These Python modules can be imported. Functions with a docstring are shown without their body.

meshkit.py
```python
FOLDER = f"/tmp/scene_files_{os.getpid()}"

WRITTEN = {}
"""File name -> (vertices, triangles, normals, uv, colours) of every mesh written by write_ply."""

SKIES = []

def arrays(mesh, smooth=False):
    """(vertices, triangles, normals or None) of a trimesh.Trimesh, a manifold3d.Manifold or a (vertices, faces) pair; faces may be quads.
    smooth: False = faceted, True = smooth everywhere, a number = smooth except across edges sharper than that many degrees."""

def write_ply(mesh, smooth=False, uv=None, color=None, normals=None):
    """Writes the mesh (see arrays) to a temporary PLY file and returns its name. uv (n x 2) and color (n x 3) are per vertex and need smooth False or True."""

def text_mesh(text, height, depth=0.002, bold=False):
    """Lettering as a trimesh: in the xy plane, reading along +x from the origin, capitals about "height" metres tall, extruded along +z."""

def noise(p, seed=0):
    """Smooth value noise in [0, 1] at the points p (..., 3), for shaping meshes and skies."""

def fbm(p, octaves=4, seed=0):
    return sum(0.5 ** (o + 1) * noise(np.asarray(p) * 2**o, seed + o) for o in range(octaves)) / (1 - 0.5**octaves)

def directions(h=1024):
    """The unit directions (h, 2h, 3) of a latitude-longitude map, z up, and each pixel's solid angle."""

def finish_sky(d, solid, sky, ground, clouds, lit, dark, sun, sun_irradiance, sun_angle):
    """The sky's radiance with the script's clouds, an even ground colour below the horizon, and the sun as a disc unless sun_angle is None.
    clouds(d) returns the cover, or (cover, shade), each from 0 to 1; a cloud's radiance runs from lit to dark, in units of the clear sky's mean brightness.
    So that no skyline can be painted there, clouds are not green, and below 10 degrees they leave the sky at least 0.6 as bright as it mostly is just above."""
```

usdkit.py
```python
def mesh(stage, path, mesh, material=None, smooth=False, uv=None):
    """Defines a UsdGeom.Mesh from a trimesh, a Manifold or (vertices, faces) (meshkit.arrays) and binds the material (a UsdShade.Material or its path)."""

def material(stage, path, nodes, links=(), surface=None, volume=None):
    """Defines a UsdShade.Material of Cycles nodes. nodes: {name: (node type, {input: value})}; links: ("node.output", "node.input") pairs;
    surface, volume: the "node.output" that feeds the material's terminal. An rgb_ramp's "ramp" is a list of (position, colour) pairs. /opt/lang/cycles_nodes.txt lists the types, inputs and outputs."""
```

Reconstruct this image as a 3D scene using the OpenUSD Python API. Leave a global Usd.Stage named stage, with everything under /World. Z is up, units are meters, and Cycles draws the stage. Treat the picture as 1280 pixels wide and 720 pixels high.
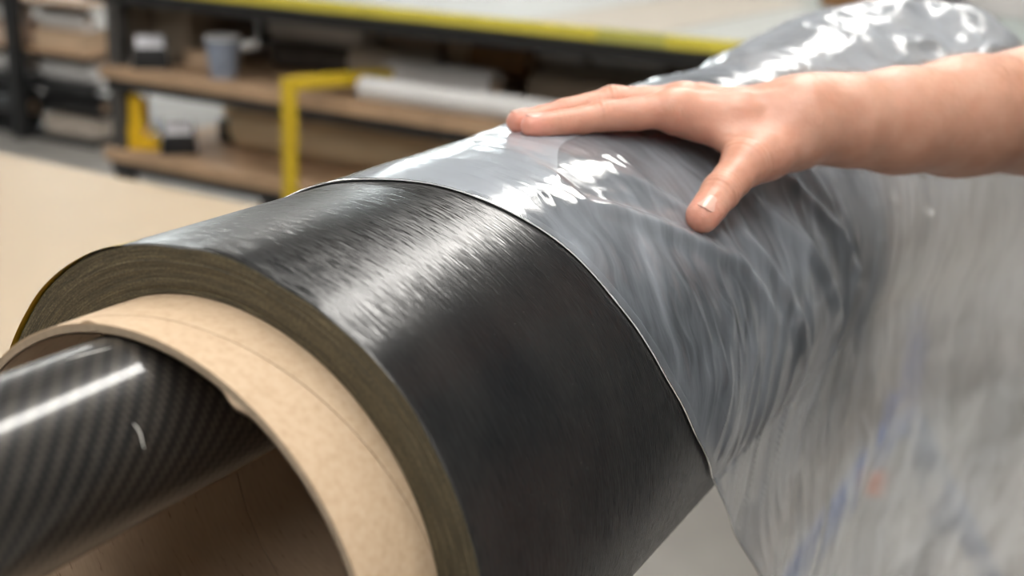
import math, numpy as np, trimesh, usdkit, meshkit
import manifold3d as m3
from pxr import Usd, UsdGeom, UsdLux, UsdShade, Gf, Sdf, Vt

stage = Usd.Stage.CreateInMemory()
UsdGeom.SetStageUpAxis(stage, UsdGeom.Tokens.z)
UsdGeom.SetStageMetersPerUnit(stage, 1.0)
UsdGeom.Xform.Define(stage, '/World')
UsdGeom.Scope.Define(stage, '/World/Looks')
rng = np.random.default_rng(7)
PI = math.pi

# ---------------------------------------------------------------- camera, sky, exposure
CAM = np.array([0.3579, -0.3687, 1.35225])
YAW, PITCH, ROLL, FPX = -0.505, 0.321, 0.043, 1497.0
fw = np.array([math.sin(YAW) * math.cos(PITCH), math.cos(YAW) * math.cos(PITCH), -math.sin(PITCH)])
rt = np.cross(fw, [0, 0, 1.0]); rt /= np.linalg.norm(rt)
up = np.cross(rt, fw)
rt, up = rt * math.cos(ROLL) + up * math.sin(ROLL), -rt * math.sin(ROLL) + up * math.cos(ROLL)
cam = UsdGeom.Camera.Define(stage, '/World/camera')
cam.AddTransformOp().Set(Gf.Matrix4d(*rt, 0, *up, 0, *(-fw), 0, *CAM, 1))
cam.CreateHorizontalApertureAttr(36.0); cam.CreateVerticalApertureAttr(20.25)
cam.CreateFocalLengthAttr(36.0 * FPX / 1280)
cam.CreateFStopAttr(5.0); cam.CreateFocusDistanceAttr(0.635)
cam.CreateClippingRangeAttr(Gf.Vec2f(0.02, 100))
cam.CreateExposureAttr(-0.42)
dome = UsdLux.DomeLight.Define(stage, '/World/daylight')
dome.CreateColorAttr(Gf.Vec3f(0.96, 0.98, 1.0)); dome.CreateIntensityAttr(7.0)
LAMP = 26.0                                      # radiance of the tube lights' diffusers

# ---------------------------------------------------------------- helpers
used = {}
def pathname(name, parent):
    base = (str(parent.GetPath()) if parent else '/World') + '/' + name
    n = used.get(base, -1) + 1; used[base] = n
    return base if n == 0 else f'{base}_{n:03d}'
def tag(p, label=None, cat=None, group=None, kind=None):
    p = p.GetPrim() if hasattr(p, 'GetPrim') else p
    for k, v in (('label', label), ('category', cat), ('group', group), ('kind', kind)):
        if v: p.SetCustomDataByKey(k, v)
    return p
def thing(name, label, cat, loc=(0, 0, 0), rz=0, group=None):
    x = UsdGeom.Xform.Define(stage, pathname(name, None))
    x.AddTranslateOp().Set(Gf.Vec3d(*map(float, loc)))
    if rz: x.AddRotateZOp().Set(float(rz))
    return tag(x, label, cat, group)
def obj(name, mesh, mat, parent=None, smooth=35, uv=None, label=None):
    m = usdkit.mesh(stage, pathname(name, parent), mesh, MAT[mat], smooth=smooth, uv=uv)
    m.CreateDoubleSidedAttr(True)
    return tag(m, label)
def struct(name, mesh, mat, parent=None):
    return tag(obj(name, mesh, mat, parent, smooth=False), kind=None if parent else 'structure')
def dup(root, loc, label=None, group=None, rz=0):
    was = root.GetCustomData()
    r = thing(root.GetName(), label or was['label'], was['category'], loc, rz, group or was.get('group'))
    r.GetReferences().AddInternalReference(root.GetPath())
    r.SetInstanceable(True)
    return r
cat = lambda L: trimesh.util.concatenate(L)
def box(x0, x1, y0, y1, z0, z1, r=0.0):
    lo, hi = np.array([x0, y0, z0], float), np.array([x1, y1, z1], float)
    if r <= 0:
        b = trimesh.creation.box(hi - lo); b.apply_translation((lo + hi) / 2); return b
    pts = []
    for s in np.ndindex(2, 2, 2):                # chamfered box: hull of three offset boxes
        c = np.where(s, hi, lo); g = np.where(s, -r, r)
        for k in range(3):
            q = c + g; q[k] = c[k]; pts.append(q)
    return trimesh.convex.convex_hull(np.array(pts))
def bar(a, b, w, h=None):                        # square section bar between two points
    a, b = np.array(a, float), np.array(b, float); d = b - a; L = np.linalg.norm(d); d /= L
    u = np.cross(d, [0, 0, 1.0]) if abs(d[2]) < .95 else np.array([1.0, 0, 0])
    u -= d * (u @ d); u /= np.linalg.norm(u); v = np.cross(d, u)
    m = box(-w / 2, w / 2, -(h or w) / 2, (h or w) / 2, 0, L, min(w, h or w) * .1)
    T = np.eye(4); T[:3, 0] = u; T[:3, 1] = v; T[:3, 2] = d; T[:3, 3] = a
    m.apply_transform(T); return m
def rod(a, b, r, n=24):
    return trimesh.creation.cylinder(r, segment=[a, b], sections=n)
def grid(P, wrap=False):                         # P (n, m, 3) -> mesh data
    n, m = P.shape[:2]
    i, j = np.meshgrid(np.arange(n - 1), np.arange(m if wrap else m - 1), indexing='ij')
    j2 = (j + 1) % m
    f = np.stack([i * m + j, (i + 1) * m + j, (i + 1) * m + j2, i * m + j2], -1).reshape(-1, 4)
    return (P.reshape(-1, 3), f)
def lathe_y(profile, c=(0, 0, 0), n=64):         # closed profile [(y, r)] turned about an axis along y
    a = np.linspace(0, 2 * PI, n, endpoint=False); pr = np.array(list(profile) + [profile[0]], float)
    P = np.stack([c[0] + pr[:, 1:] * np.sin(a), c[1] + pr[:, :1] + 0 * a, c[2] + pr[:, 1:] * np.cos(a)], -1)
    v, f = grid(P, True); t = trimesh.Trimesh(*(lambda q: (v, np.vstack([q[:, [0, 1, 2]], q[:, [0, 2, 3]]])))(f), process=False)
    t.merge_vertices(); t.fix_normals(); return t
def lathe_z(profile, c=(0, 0, 0), n=48):
    t = lathe_y(profile, n=n); v = t.vertices.copy()
    t.vertices = np.stack([v[:, 0], -v[:, 2], v[:, 1]], -1) + np.array(c); t.fix_normals(); return t
def lathe_x(profile, c=(0, 0, 0), n=48):
    t = lathe_y(profile, n=n); v = t.vertices.copy()
    t.vertices = np.stack([v[:, 1], -v[:, 0], v[:, 2]], -1) + np.array(c); t.fix_normals(); return t

# ---------------------------------------------------------------- materials
MAT = {}
def mk(name, nodes, links=(), surface='p.BSDF'):
    MAT[name] = usdkit.material(stage, '/World/Looks/' + name, nodes, links, surface=surface)
def plain(name, col, rough=.6, metal=0., noise=0., scale=20., bump=0., **kw):
    n = {'p': ('principled_bsdf', dict(base_color=col, roughness=rough, metallic=metal, **kw))}; l = []
    if noise or bump:
        n['g'] = ('geometry', {}); n['n'] = ('noise_texture', dict(scale=scale, detail=4.0))
        l.append(('g.position', 'n.vector'))
    if noise:
        c = np.array(col)
        n['r'] = ('rgb_ramp', {'ramp': [(.25, tuple(c * (1 - noise))), (.75, tuple(np.minimum(c * (1 + noise), 1)))]})
        l += [('n.fac', 'r.fac'), ('r.color', 'p.base_color')]
    if bump:
        n['b'] = ('bump', dict(strength=.5, distance=bump)); l += [('n.fac', 'b.height'), ('b.normal', 'p.normal')]
    mk(name, n, l)
plain('wall_paint', (.42, .42, .41), .8, noise=.04, scale=1.5)
plain('ceiling_paint', (.30, .30, .30), .85)
plain('concrete', (.27, .255, .235), .55, noise=.16, scale=2.2)
plain('black_steel', (.018, .019, .020), .45, metal=.2)
plain('grey_steel', (.075, .07, .066), .5, metal=.3, noise=.12)
plain('yellow_paint', (.62, .43, .02), .45, noise=.08, scale=12)
plain('yellow_plastic', (.85, .52, .012), .42)
plain('yellow_edge', (.62, .53, .06), .5, noise=.06)
plain('green_yellow_edge', (.45, .43, .09), .5, noise=.06)
plain('shelf_wood', (.42, .275, .165), .65, noise=.2, scale=9)
plain('table_kraft', (.43, .333, .222), .5, noise=.035, scale=6, bump=.0003)
plain('table_side', (.40, .30, .19), .7)
plain('bench_surface', (.245, .275, .262), .6, noise=.03)
plain('white_sheet', (.37, .38, .366), .6)
plain('cream_sheet', (.36, .324, .27), .6)
plain('offwhite_sheet', (.325, .335, .317), .6)
plain('taupe_card', (.30, .24, .18), .8, noise=.08)
plain('tan_card', (.54, .39, .26), .8, noise=.12, scale=10)
plain('pink_card', (.60, .45, .35), .8, noise=.12, scale=10)
plain('cream_card', (.62, .50, .33), .8)
plain('dark_fabric', (.075, .062, .052), .8, noise=.2)
plain('brown_paper', (.20, .095, .03), .6, noise=.2)
plain('black_plastic', (.012, .012, .013), .35)
plain('shiny_white', (.72, .72, .76), .2)
plain('grey_film', (.50, .48, .47), .35, noise=.15, scale=8)
plain('light_film', (.68, .67, .66), .3, noise=.1, scale=8)
plain('white_wrap', (.78, .77, .76), .3, noise=.06)
plain('taupe_wrap', (.44, .38, .32), .4, noise=.15)
plain('blue_enamel', (.03, .12, .48), .35)
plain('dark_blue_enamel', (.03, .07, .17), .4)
plain('orange_plastic', (.75, .18, .04), .45)
plain('frame_white', (.75, .75, .74), .4)
plain('nail_skin', (.64, .39, .32), .3, specular_ior_level=.5)
plain('cup_blue', (.24, .28, .36), .5, noise=.3, scale=40)
plain('amber_film', (.42, .27, .02), .3)
plain('seam_glue', (.16, .09, .045), .8)
plain('dark_seam', (.07, .04, .02), .8)
plain('fibre_white', (.62, .61, .58), .5)
mk('lamp', {'e': ('emission', dict(color=(1.0, .97, .92), strength=LAMP))}, surface='e.emission')
mk('pane', {'t': ('transparent_bsdf', dict(color=(.93, .96, .95))), 'g': ('glossy_bsdf', dict(roughness=.02)),
            'f': ('fresnel', dict(IOR=1.45)), 'm': ('mix_closure', {})},
   [('f.fac', 'm.fac'), ('t.BSDF', 'm.closure1'), ('g.BSDF', 'm.closure2')], 'm.closure')
# cardboard: kraft paper with faint fibres and specks
mk('cardboard', {'g': ('geometry', {}), 'n': ('noise_texture', dict(scale=260., detail=5., roughness=.6)),
                 'n2': ('noise_texture', dict(scale=28., detail=3.)),
                 'r': ('rgb_ramp', {'ramp': [(.3, (.465, .34, .225)), (.5, (.52, .387, .263)), (.72, (.555, .425, .30))]}),
                 'r2': ('rgb_ramp', {'ramp': [(.3, (.93, .92, .90)), (.7, (1, 1, 1))]}),
                 'mx': ('mix', dict(mix_type='multiply', fac=1.0)), 'b': ('bump', dict(strength=.25, distance=.0004)),
                 'p': ('principled_bsdf', dict(roughness=.72, specular_ior_level=.3))},
   [('g.position', 'n.vector'), ('g.position', 'n2.vector'), ('n.fac', 'r.fac'), ('n2.fac', 'r2.fac'), ('r.color', 'mx.color1'),
    ('r2.color', 'mx.color2'), ('mx.color', 'p.base_color'), ('n.fac', 'b.height'), ('b.normal', 'p.normal')])
mk('cardboard_inside', {'u': ('uvmap', {'attribute': 'st'}), 'g': ('geometry', {}), 'mp': ('mapping', dict(mapping_type='point', scale=(90., 420., 1.))),
                        'n': ('noise_texture', dict(scale=1., detail=4.)),
                        'r': ('rgb_ramp', {'ramp': [(.28, (.36, .26, .18)), (.36, (.50, .375, .265)), (.7, (.55, .42, .30))]}),
                        'p': ('principled_bsdf', dict(roughness=.8, specular_ior_level=.3))},
   [('u.UV', 'mp.vector'), ('mp.vector', 'n.vector'), ('n.fac', 'r.fac'), ('r.color', 'p.base_color')])
plain('core_rim', (.36, .28, .20), .8, noise=.12, scale=300)
# carbon prepreg: black resin tape, fibres running round the roll (st.x = round the roll, st.y = along it, metres)
mk('prepreg', {'u': ('uvmap', {'attribute': 'st'}),
               'm1': ('mapping', dict(mapping_type='point', scale=(45., 620., 1.))), 'n1': ('noise_texture', dict(scale=1., detail=5., roughness=.65)),
               'm2': ('mapping', dict(mapping_type='point', scale=(120., 1000., 1.))), 'n2': ('noise_texture', dict(scale=1., detail=4., roughness=.6)),
               'm3': ('mapping', dict(mapping_type='point', scale=(9., 22., 1.))), 'n3': ('noise_texture', dict(scale=1., detail=4.)),
               'v': ('voronoi_texture', dict(scale=260.)),
               'vr': ('rgb_ramp', {'ramp': [(0, (1, 1, 1)), (.05, (.7, .7, .7)), (.085, (0, 0, 0)), (1, (0, 0, 0))]}),
               'wn': ('math', dict(math_type='greater_than', value2=.80)), 'ds': ('math', dict(math_type='multiply')),
               'mix12': ('mix_float', dict(fac=.5)), 'mix3': ('math', dict(math_type='multiply_add', value2=.55, value3=-.16)),
               'ro': ('map_range', dict(from_min=.3, from_max=.72, to_min=.14, to_max=.46, clamp=True)),
               'c': ('rgb_ramp', {'ramp': [(.3, (.007, .0075, .0085)), (.7, (.019, .0185, .018))]}),
               'cd': ('mix', dict(mix_type='mix', color2=(.30, .30, .29))),
               'b1': ('bump', dict(strength=.30, distance=.00025)), 'b2': ('bump', dict(strength=.22, distance=.0003)),
               'ge': ('geometry', {}), 'cr': ('vector_math', dict(math_type='cross_product', vector1=(0., 1., 0.))), 'k0': ('mix_float', dict(fac=.45)), 'k': ('math', dict(math_type='multiply_add', value2=.84, value3=-.42)),
               'sc': ('vector_math', dict(math_type='scale')), 'ad': ('vector_math', dict(math_type='add')), 'no': ('vector_math', dict(math_type='normalize')),
               'p': ('principled_bsdf', dict(specular_ior_level=.5, anisotropic=.2))},
   [('u.UV', 'm1.vector'), ('m1.vector', 'n1.vector'), ('u.UV', 'm2.vector'), ('m2.vector', 'n2.vector'), ('u.UV', 'm3.vector'), ('m3.vector', 'n3.vector'),
    ('n1.fac', 'mix12.a'), ('n2.fac', 'mix12.b'), ('mix12.result', 'ro.value'), ('ro.result', 'p.roughness'), ('n3.fac', 'c.fac'),
    ('u.UV', 'v.vector'), ('v.distance', 'vr.fac'), ('v.color', 'wn.value1'), ('vr.color', 'ds.value1'), ('wn.value', 'ds.value2'), ('ds.value', 'cd.fac'),
    ('c.color', 'cd.color1'), ('cd.color', 'p.base_color'),
    ('n1.fac', 'b1.height'), ('n2.fac', 'b2.height'), ('b1.normal', 'b2.normal'), ('ge.normal', 'cr.vector2'), ('n1.fac', 'k0.a'), ('n2.fac', 'k0.b'), ('k0.result', 'k.value1'), ('cr.vector', 'sc.vector1'), ('k.value', 'sc.scale'), ('b2.normal', 'ad.vector1'), ('sc.vector', 'ad.vector2'), ('ad.vector', 'no.vector1'), ('no.vector', 'p.normal')])
# wound side of the roll (st.x = radius, st.y = angle): thousands of layer edges
mk('wound_side', {'u': ('uvmap', {'attribute': 'st'}),
                  'm1': ('mapping', dict(mapping_type='point', scale=(1500., 7., 1.))), 'n1': ('noise_texture', dict(scale=1., detail=5., roughness=.7)),
                  'm2': ('mapping', dict(mapping_type='point', scale=(420., 1.3, 1.))), 'n2': ('noise_texture', dict(scale=1., detail=3.)),
                  'm3': ('mapping', dict(mapping_type='point', scale=(1500., 90., 1.))), 'n3': ('noise_texture', dict(scale=1., detail=3.)),
                  'mx': ('mix_float', dict(fac=.22)), 'mx2': ('mix_float', dict(fac=.35)),
                  'r': ('rgb_ramp', {'ramp': [(.36, (.014, .012, .008)), (.5, (.060, .051, .030)), (.62, (.17, .14, .08))]}),
                  'b': ('bump', dict(strength=.6, distance=.0007)),
                  'p': ('principled_bsdf', dict(roughness=.55, specular_ior_level=.5))},
   [('u.UV', 'm1.vector'), ('m1.vector', 'n1.vector'), ('u.UV', 'm2.vector'), ('m2.vector', 'n2.vector'), ('u.UV', 'm3.vector'), ('m3.vector', 'n3.vector'),
    ('n1.fac', 'mx.a'), ('n2.fac', 'mx.b'), ('mx.result', 'mx2.a'), ('n3.fac', 'mx2.b'), ('mx2.result', 'r.fac'), ('r.color', 'p.base_color'),
    ('mx2.result', 'b.height'), ('b.normal', 'p.normal')])
# twill-woven carbon tube under clear lacquer (st in metres round / along)
TOW = .00245
mk('carbon_twill', {'u': ('uvmap', {'attribute': 'st'}), 's': ('mapping', dict(mapping_type='point', scale=(1 / TOW, 1 / TOW, 1.))),
                    'x': ('separate_xyz', {}), 'fu': ('math', dict(math_type='floor')), 'fv': ('math', dict(math_type='floor')),
                    'sum': ('math', dict(math_type='add')), 'mod': ('math', dict(math_type='floored_modulo', value2=4.)), 'w': ('math', dict(math_type='less_than', value2=1.5)),
                    'pu': ('math', dict(math_type='fraction')), 'pv': ('math', dict(math_type='fraction')),
                    'cu': ('math', dict(math_type='pingpong', value2=.5)), 'cv': ('math', dict(math_type='pingpong', value2=.5)),
                    'h': ('mix_float', {}), 'hr': ('map_range', dict(from_min=0., from_max=.22, to_min=0., to_max=1., clamp=True)),
                    'ca': ('mix', dict(mix_type='mix', color1=(.016, .0155, .015), color2=(.050, .044, .038))),
                    'cb': ('mix', dict(mix_type='multiply', fac=.75)),
                    'b': ('bump', dict(strength=.45, distance=.0004)),
                    'p': ('principled_bsdf', dict(roughness=.42, metallic=.45, coat_weight=.85, coat_roughness=.13))},
   [('u.UV', 's.vector'), ('s.vector', 'x.vector'), ('x.x', 'fu.value1'), ('x.y', 'fv.value1'), ('fu.value', 'sum.value1'), ('fv.value', 'sum.value2'),
    ('sum.value', 'mod.value1'), ('mod.value', 'w.value1'), ('x.x', 'pu.value1'), ('x.y', 'pv.value1'), ('pu.value', 'cu.value1'), ('pv.value', 'cv.value1'),
    ('w.value', 'h.fac'), ('cu.value', 'h.a'), ('cv.value', 'h.b'), ('h.result', 'hr.value'), ('w.value', 'ca.fac'),
    ('ca.color', 'cb.color1'), ('hr.result', 'cb.color2'), ('cb.color', 'p.base_color'), ('h.result', 'b.height'), ('b.normal', 'p.normal')])
# polythene film: hazy clear sheet; creases and cloudy patches scatter more light
def film_mat(name, lo, hi):
    mk(name, {'g': ('uvmap', {'attribute': 'st'}), 'mp': ('mapping', dict(mapping_type='point', scale=(1.5, 9., 1.))), 'n': ('noise_texture', dict(scale=1., detail=4., roughness=.6)),
              'mp2': ('mapping', dict(mapping_type='point', scale=(2.2, 1.7, 1.))), 'nb': ('noise_texture', dict(scale=1., detail=2.)), 'mf': ('mix_float', dict(fac=.5)),
              'hz': ('map_range', dict(from_min=.38, from_max=.62, to_min=lo, to_max=hi, clamp=True)),
              'lw': ('layer_weight', dict(blend=.32)), 'ha': ('math', dict(math_type='multiply_add', value2=.42, use_clamp=True)),
              't': ('transparent_bsdf', dict(color=(.955, .965, .97))), 'd': ('diffuse_bsdf', dict(color=(.73, .80, .90))), 'tl': ('translucent_bsdf', dict(color=(.92, .885, .845))),
              'dm': ('mix_closure', dict(fac=.66)), 'at': ('attribute', {'attribute': 'crease'}), 'cz': ('math', dict(math_type='multiply_add', value2=.55)), 'm1': ('mix_closure', {}), 'gl': ('glossy_bsdf', dict(roughness=.16, color=(1, 1, 1))),
              'fr': ('fresnel', dict(IOR=1.5)), 'm2': ('mix_closure', {})},
       [('g.UV', 'mp.vector'), ('mp.vector', 'n.vector'), ('g.UV', 'mp2.vector'), ('mp2.vector', 'nb.vector'), ('n.fac', 'mf.a'), ('nb.fac', 'mf.b'), ('mf.result', 'hz.value'), ('lw.facing', 'ha.value1'), ('at.fac', 'cz.value1'), ('hz.result', 'cz.value3'), ('cz.value', 'ha.value3'),
        ('d.BSDF', 'dm.closure1'), ('tl.BSDF', 'dm.closure2'), ('ha.value', 'm1.fac'), ('t.BSDF', 'm1.closure1'), ('dm.closure', 'm1.closure2'),
        ('fr.fac', 'm2.fac'), ('m1.closure', 'm2.closure1'), ('gl.BSDF', 'm2.closure2')], 'm2.closure')
film_mat('polythene', .09, .54)
film_mat('polythene_bead', .6, .8)
film_mat('polythene_hem', .10, .3)
# skin
mk('skin', {'g': ('geometry', {}), 'uv': ('uvmap', {'attribute': 'st'}), 'sx': ('separate_xyz', {}), 'red': ('mix', dict(mix_type='mix', color2=(.60, .23, .18))), 'n': ('noise_texture', dict(scale=38., detail=4., roughness=.6)), 'n2': ('noise_texture', dict(scale=900., detail=3.)),
            'n3': ('noise_texture', dict(scale=190., detail=4.)), 'v': ('voronoi_texture', dict(scale=700.)),
            'r': ('rgb_ramp', {'ramp': [(.30, (.50, .255, .175)), (.5, (.545, .295, .208)), (.70, (.585, .335, .243))]}),
            'b': ('bump', dict(strength=.30, distance=.0007)), 'b2': ('bump', dict(strength=.22, distance=.0005)),
            'p': ('principled_bsdf', dict(roughness=.46, specular_ior_level=.42, subsurface_weight=.25, subsurface_scale=.004, subsurface_radius=(.6, .3, .2)))},
   [('g.position', 'n.vector'), ('g.position', 'n2.vector'), ('g.position', 'n3.vector'), ('g.position', 'v.vector'), ('n.fac', 'r.fac'), ('uv.UV', 'sx.vector'), ('sx.x', 'red.fac'), ('r.color', 'red.color1'), ('red.color', 'p.base_color'),
    ('n3.fac', 'b.height'), ('v.distance', 'b2.height'), ('b.normal', 'b2.normal'), ('b2.normal', 'p.normal')])
plain('hair_brown', (.40, .25, .14), .4)
plain('denim', (.03, .045, .085), .8, noise=.25, scale=200)
plain('hair_short', (.05, .03, .018), .6, noise=.4, scale=300)
plain('teal_cotton', (.012, .045, .06), .85, noise=.15, scale=300)

# ---------------------------------------------------------------- the hall
X0, X1, Y0, Y1, HC = -13.0, 11.0, -6.0, 16.0, 4.2
struct('floor', box(X0, X1, Y0, Y1, -.1, 0), 'concrete')
struct('ceiling', box(X0, X1, Y0, Y1, HC, HC + .1), 'ceiling_paint')
def wall_with_windows(name, axis, at, lo, hi, wins, out):
    polys = [(lo, hi, 0, HC)]
    parts, a = [], lo
    z0, z1 = wins[0][2], wins[0][3]
    spans = []
    for w in wins:
        spans.append((a, w[0], 0, HC)); spans.append((w[0], w[1], 0, z0)); spans.append((w[0], w[1], z1, HC)); a = w[1]
    spans.append((a, hi, 0, HC))
    for s in spans:
        if s[1] - s[0] < 1e-6: continue
        t0, t1 = (at, at + .15 * out) if out > 0 else (at + .15 * out, at)
        parts.append(box(s[0], s[1], t0, t1, s[2], s[3]) if axis == 'x' else box(t0, t1, s[0], s[1], s[2], s[3]))
    struct(name, cat(parts), 'wall_paint')
wins_back = [(-12.4, -10.4, 2.0, 3.95), (-9.9, -7.9, 2.0, 3.95)]
wins_left = [(1.0, 2.8, 2.0, 3.95), (4.6, 6.6, 2.0, 3.95), (10.2, 12.2, 2.0, 3.95), (12.8, 14.8, 2.0, 3.95)]
wall_with_windows('wall_back', 'x', Y1, X0, X1, wins_back, 1)
wall_with_windows('wall_left', 'y', X0, Y0, Y1, wins_left, -1)
struct('wall_right', box(X1, X1 + .15, Y0, Y1, 0, HC), 'wall_paint')
struct('wall_front', box(X0, X1, Y0 - .15, Y0, 0, HC), 'wall_paint')
k = 0
for axis, wins, at, s in (('x', wins_back, Y1, 1), ('y', wins_left, X0, -1)):
    for a, b, z0, z1 in wins:
        k += 1
        w = UsdGeom.Xform.Define(stage, f'/World/window_{k}').GetPrim(); tag(w, kind='structure')
        def bx(u0, u1, t0, t1, v0, v1):
            t0, t1 = sorted((at + s * t0, at + s * t1))
            return box(u0, u1, t0, t1, v0, v1, .004) if axis == 'x' else box(t0, t1, u0, u1, v0, v1, .004)
        obj('window_frame', cat([bx(a, a + .05, .03, .09, z0, z1), bx(b - .05, b, .03, .09, z0, z1), bx(a, b, .03, .09, z0, z0 + .05),
                                 bx(a, b, .03, .09, z1 - .05, z1), bx((a + b) / 2 - .025, (a + b) / 2 + .025, .03, .09, z0, z1)]), 'frame_white', w)
        for q0, q1 in ((a + .05, (a + b) / 2 - .025), ((a + b) / 2 + .025, b - .05)):
            obj('pane', bx(q0, q1, .055, .063, z0 + .05, z1 - .05), 'pane', w, smooth=False)
        obj('window_sill', bx(a - .04, b + .04, -.06, .03, z0 - .03, z0), 'frame_white', w)
# LED panels hung in slanting rows under the ceiling
HL = 3.7
proto = None
for row in (-2, -1, 0, 1, 2):
    for q in (-4, -3, -2, -1, 0, 1, 2, 4, 5, 6, 7, 8):
        lx, ly = .05 + row * 3.6 - .316 * 1.55 * q, 1.65 + .333 * row * 3.6 + .949 * 1.55 * q
        if row > 0 and q > -1: continue
        if not (X0 + .8 < lx < X1 - .8 and Y0 + .8 < ly < Y1 - .8) or (row and q in (-4, -2, 0, 2)) or (q > 4 and row != -2): continue
        if proto is None:
            proto = thing('ceiling_light', 'white hanging LED panel light with a glowing diffuser', 'ceiling light', (lx, ly, HL), 18.4, group='LED panels under the ceiling')
            obj('housing', box(-.31, .31, -.64, .64, .012, .06, .008), 'frame_white', proto)
            obj('diffuser', box(-.29, .29, -.62, .62, 0, .012, .002), 'lamp', proto, smooth=False)
            obj('hanger', rod([0, -.5, .06], [0, -.5, HC - HL], .006), 'grey_steel', proto); obj('hanger', rod([0, .5, .06], [0, .5, HC - HL], .006), 'grey_steel', proto)
        else:
            dup(proto, (lx, ly, HL), rz=18.4)

# ---------------------------------------------------------------- kraft-topped worktable left of the roll
t = thing('worktable', 'long cream kraft-topped worktable running out to the left behind the roll', 'table')
obj('tabletop', box(-3.2, -.36, -1.0, 1.36, .715, .75, .004), 'table_kraft', t)
obj('apron', box(-3.12, -.44, 1.29, 1.32, .62, .715), 'table_side', t); obj('apron', box(-3.12, -.44, -.96, -.93, .62, .715), 'table_side', t)
for lx in (-3.1, -.53):
    for ly in (-.93, 1.22):
        obj('leg', box(lx, lx + .07, ly, ly + .07, 0, .715, .005), 'grey_steel', t)

# ---------------------------------------------------------------- carbon prepreg roll
R, AX = .15, np.array([0, 0, 1.05])
def polar(th, y, r):                              # th from the top towards +x, all in metres
    return np.stack([AX[0] + r * np.sin(th), y + 0 * th + 0 * r, AX[2] + r * np.cos(th)], -1)
TA = np.radians([-180, -120, -90, -60, -51, -45, -37, -31, -25, -19, -14.5, -10.6, -8.8, -4, 0, 4, 7, 12, 17, 23.5, 28, 33, 37, 42, 47, 51, 56, 90, 180])
TD = np.array([0, 0, 0, -.004, -.002, .004, .006, .006, .006, .002, -.002, -.007, -.010, -.013, -.005, -.004, -.004, -.010, -.016, -.008, -.006, -.002, .006, .007, .009, .001, 0, 0, 0])
TDENSE = np.radians(np.linspace(-180, 180, 721)); DDENSE = np.convolve(np.pad(np.interp(TDENSE, TA, TD), 8, mode='edge'), np.hanning(19)[1:-1] / np.hanning(19).sum(), 'valid')
def rad_at(th, y):                                # the roll is slightly out of round at its near end
    d = np.interp((th + PI) % (2 * PI) - PI, TDENSE, DDENSE)
    return R * (1 + d * np.exp(-np.maximum(y, 0) / .055))
RC, RI, YC, YEND = .833 * R, .803 * R, -.289 * R, .70
roll = thing('prepreg_roll', 'thick roll of black carbon-fibre tape wound on a cardboard core', 'roll', (0, 0, 0))
NT = 360
th = np.linspace(-PI, PI, NT + 1)
ys = np.concatenate([[0, .0004, .0010], np.linspace(.004, .66, 150)])
TH, YY = np.meshgrid(th, ys, indexing='ij')
edge = np.where(YY < .0009, (.0009 - YY) * .9, 0)
RR = rad_at(TH, YY) - edge
obj('wound_tape', grid(polar(TH, YY, RR)), 'prepreg', roll, smooth=True, uv=np.stack([TH * R, YY], -1).reshape(-1, 2))
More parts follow.
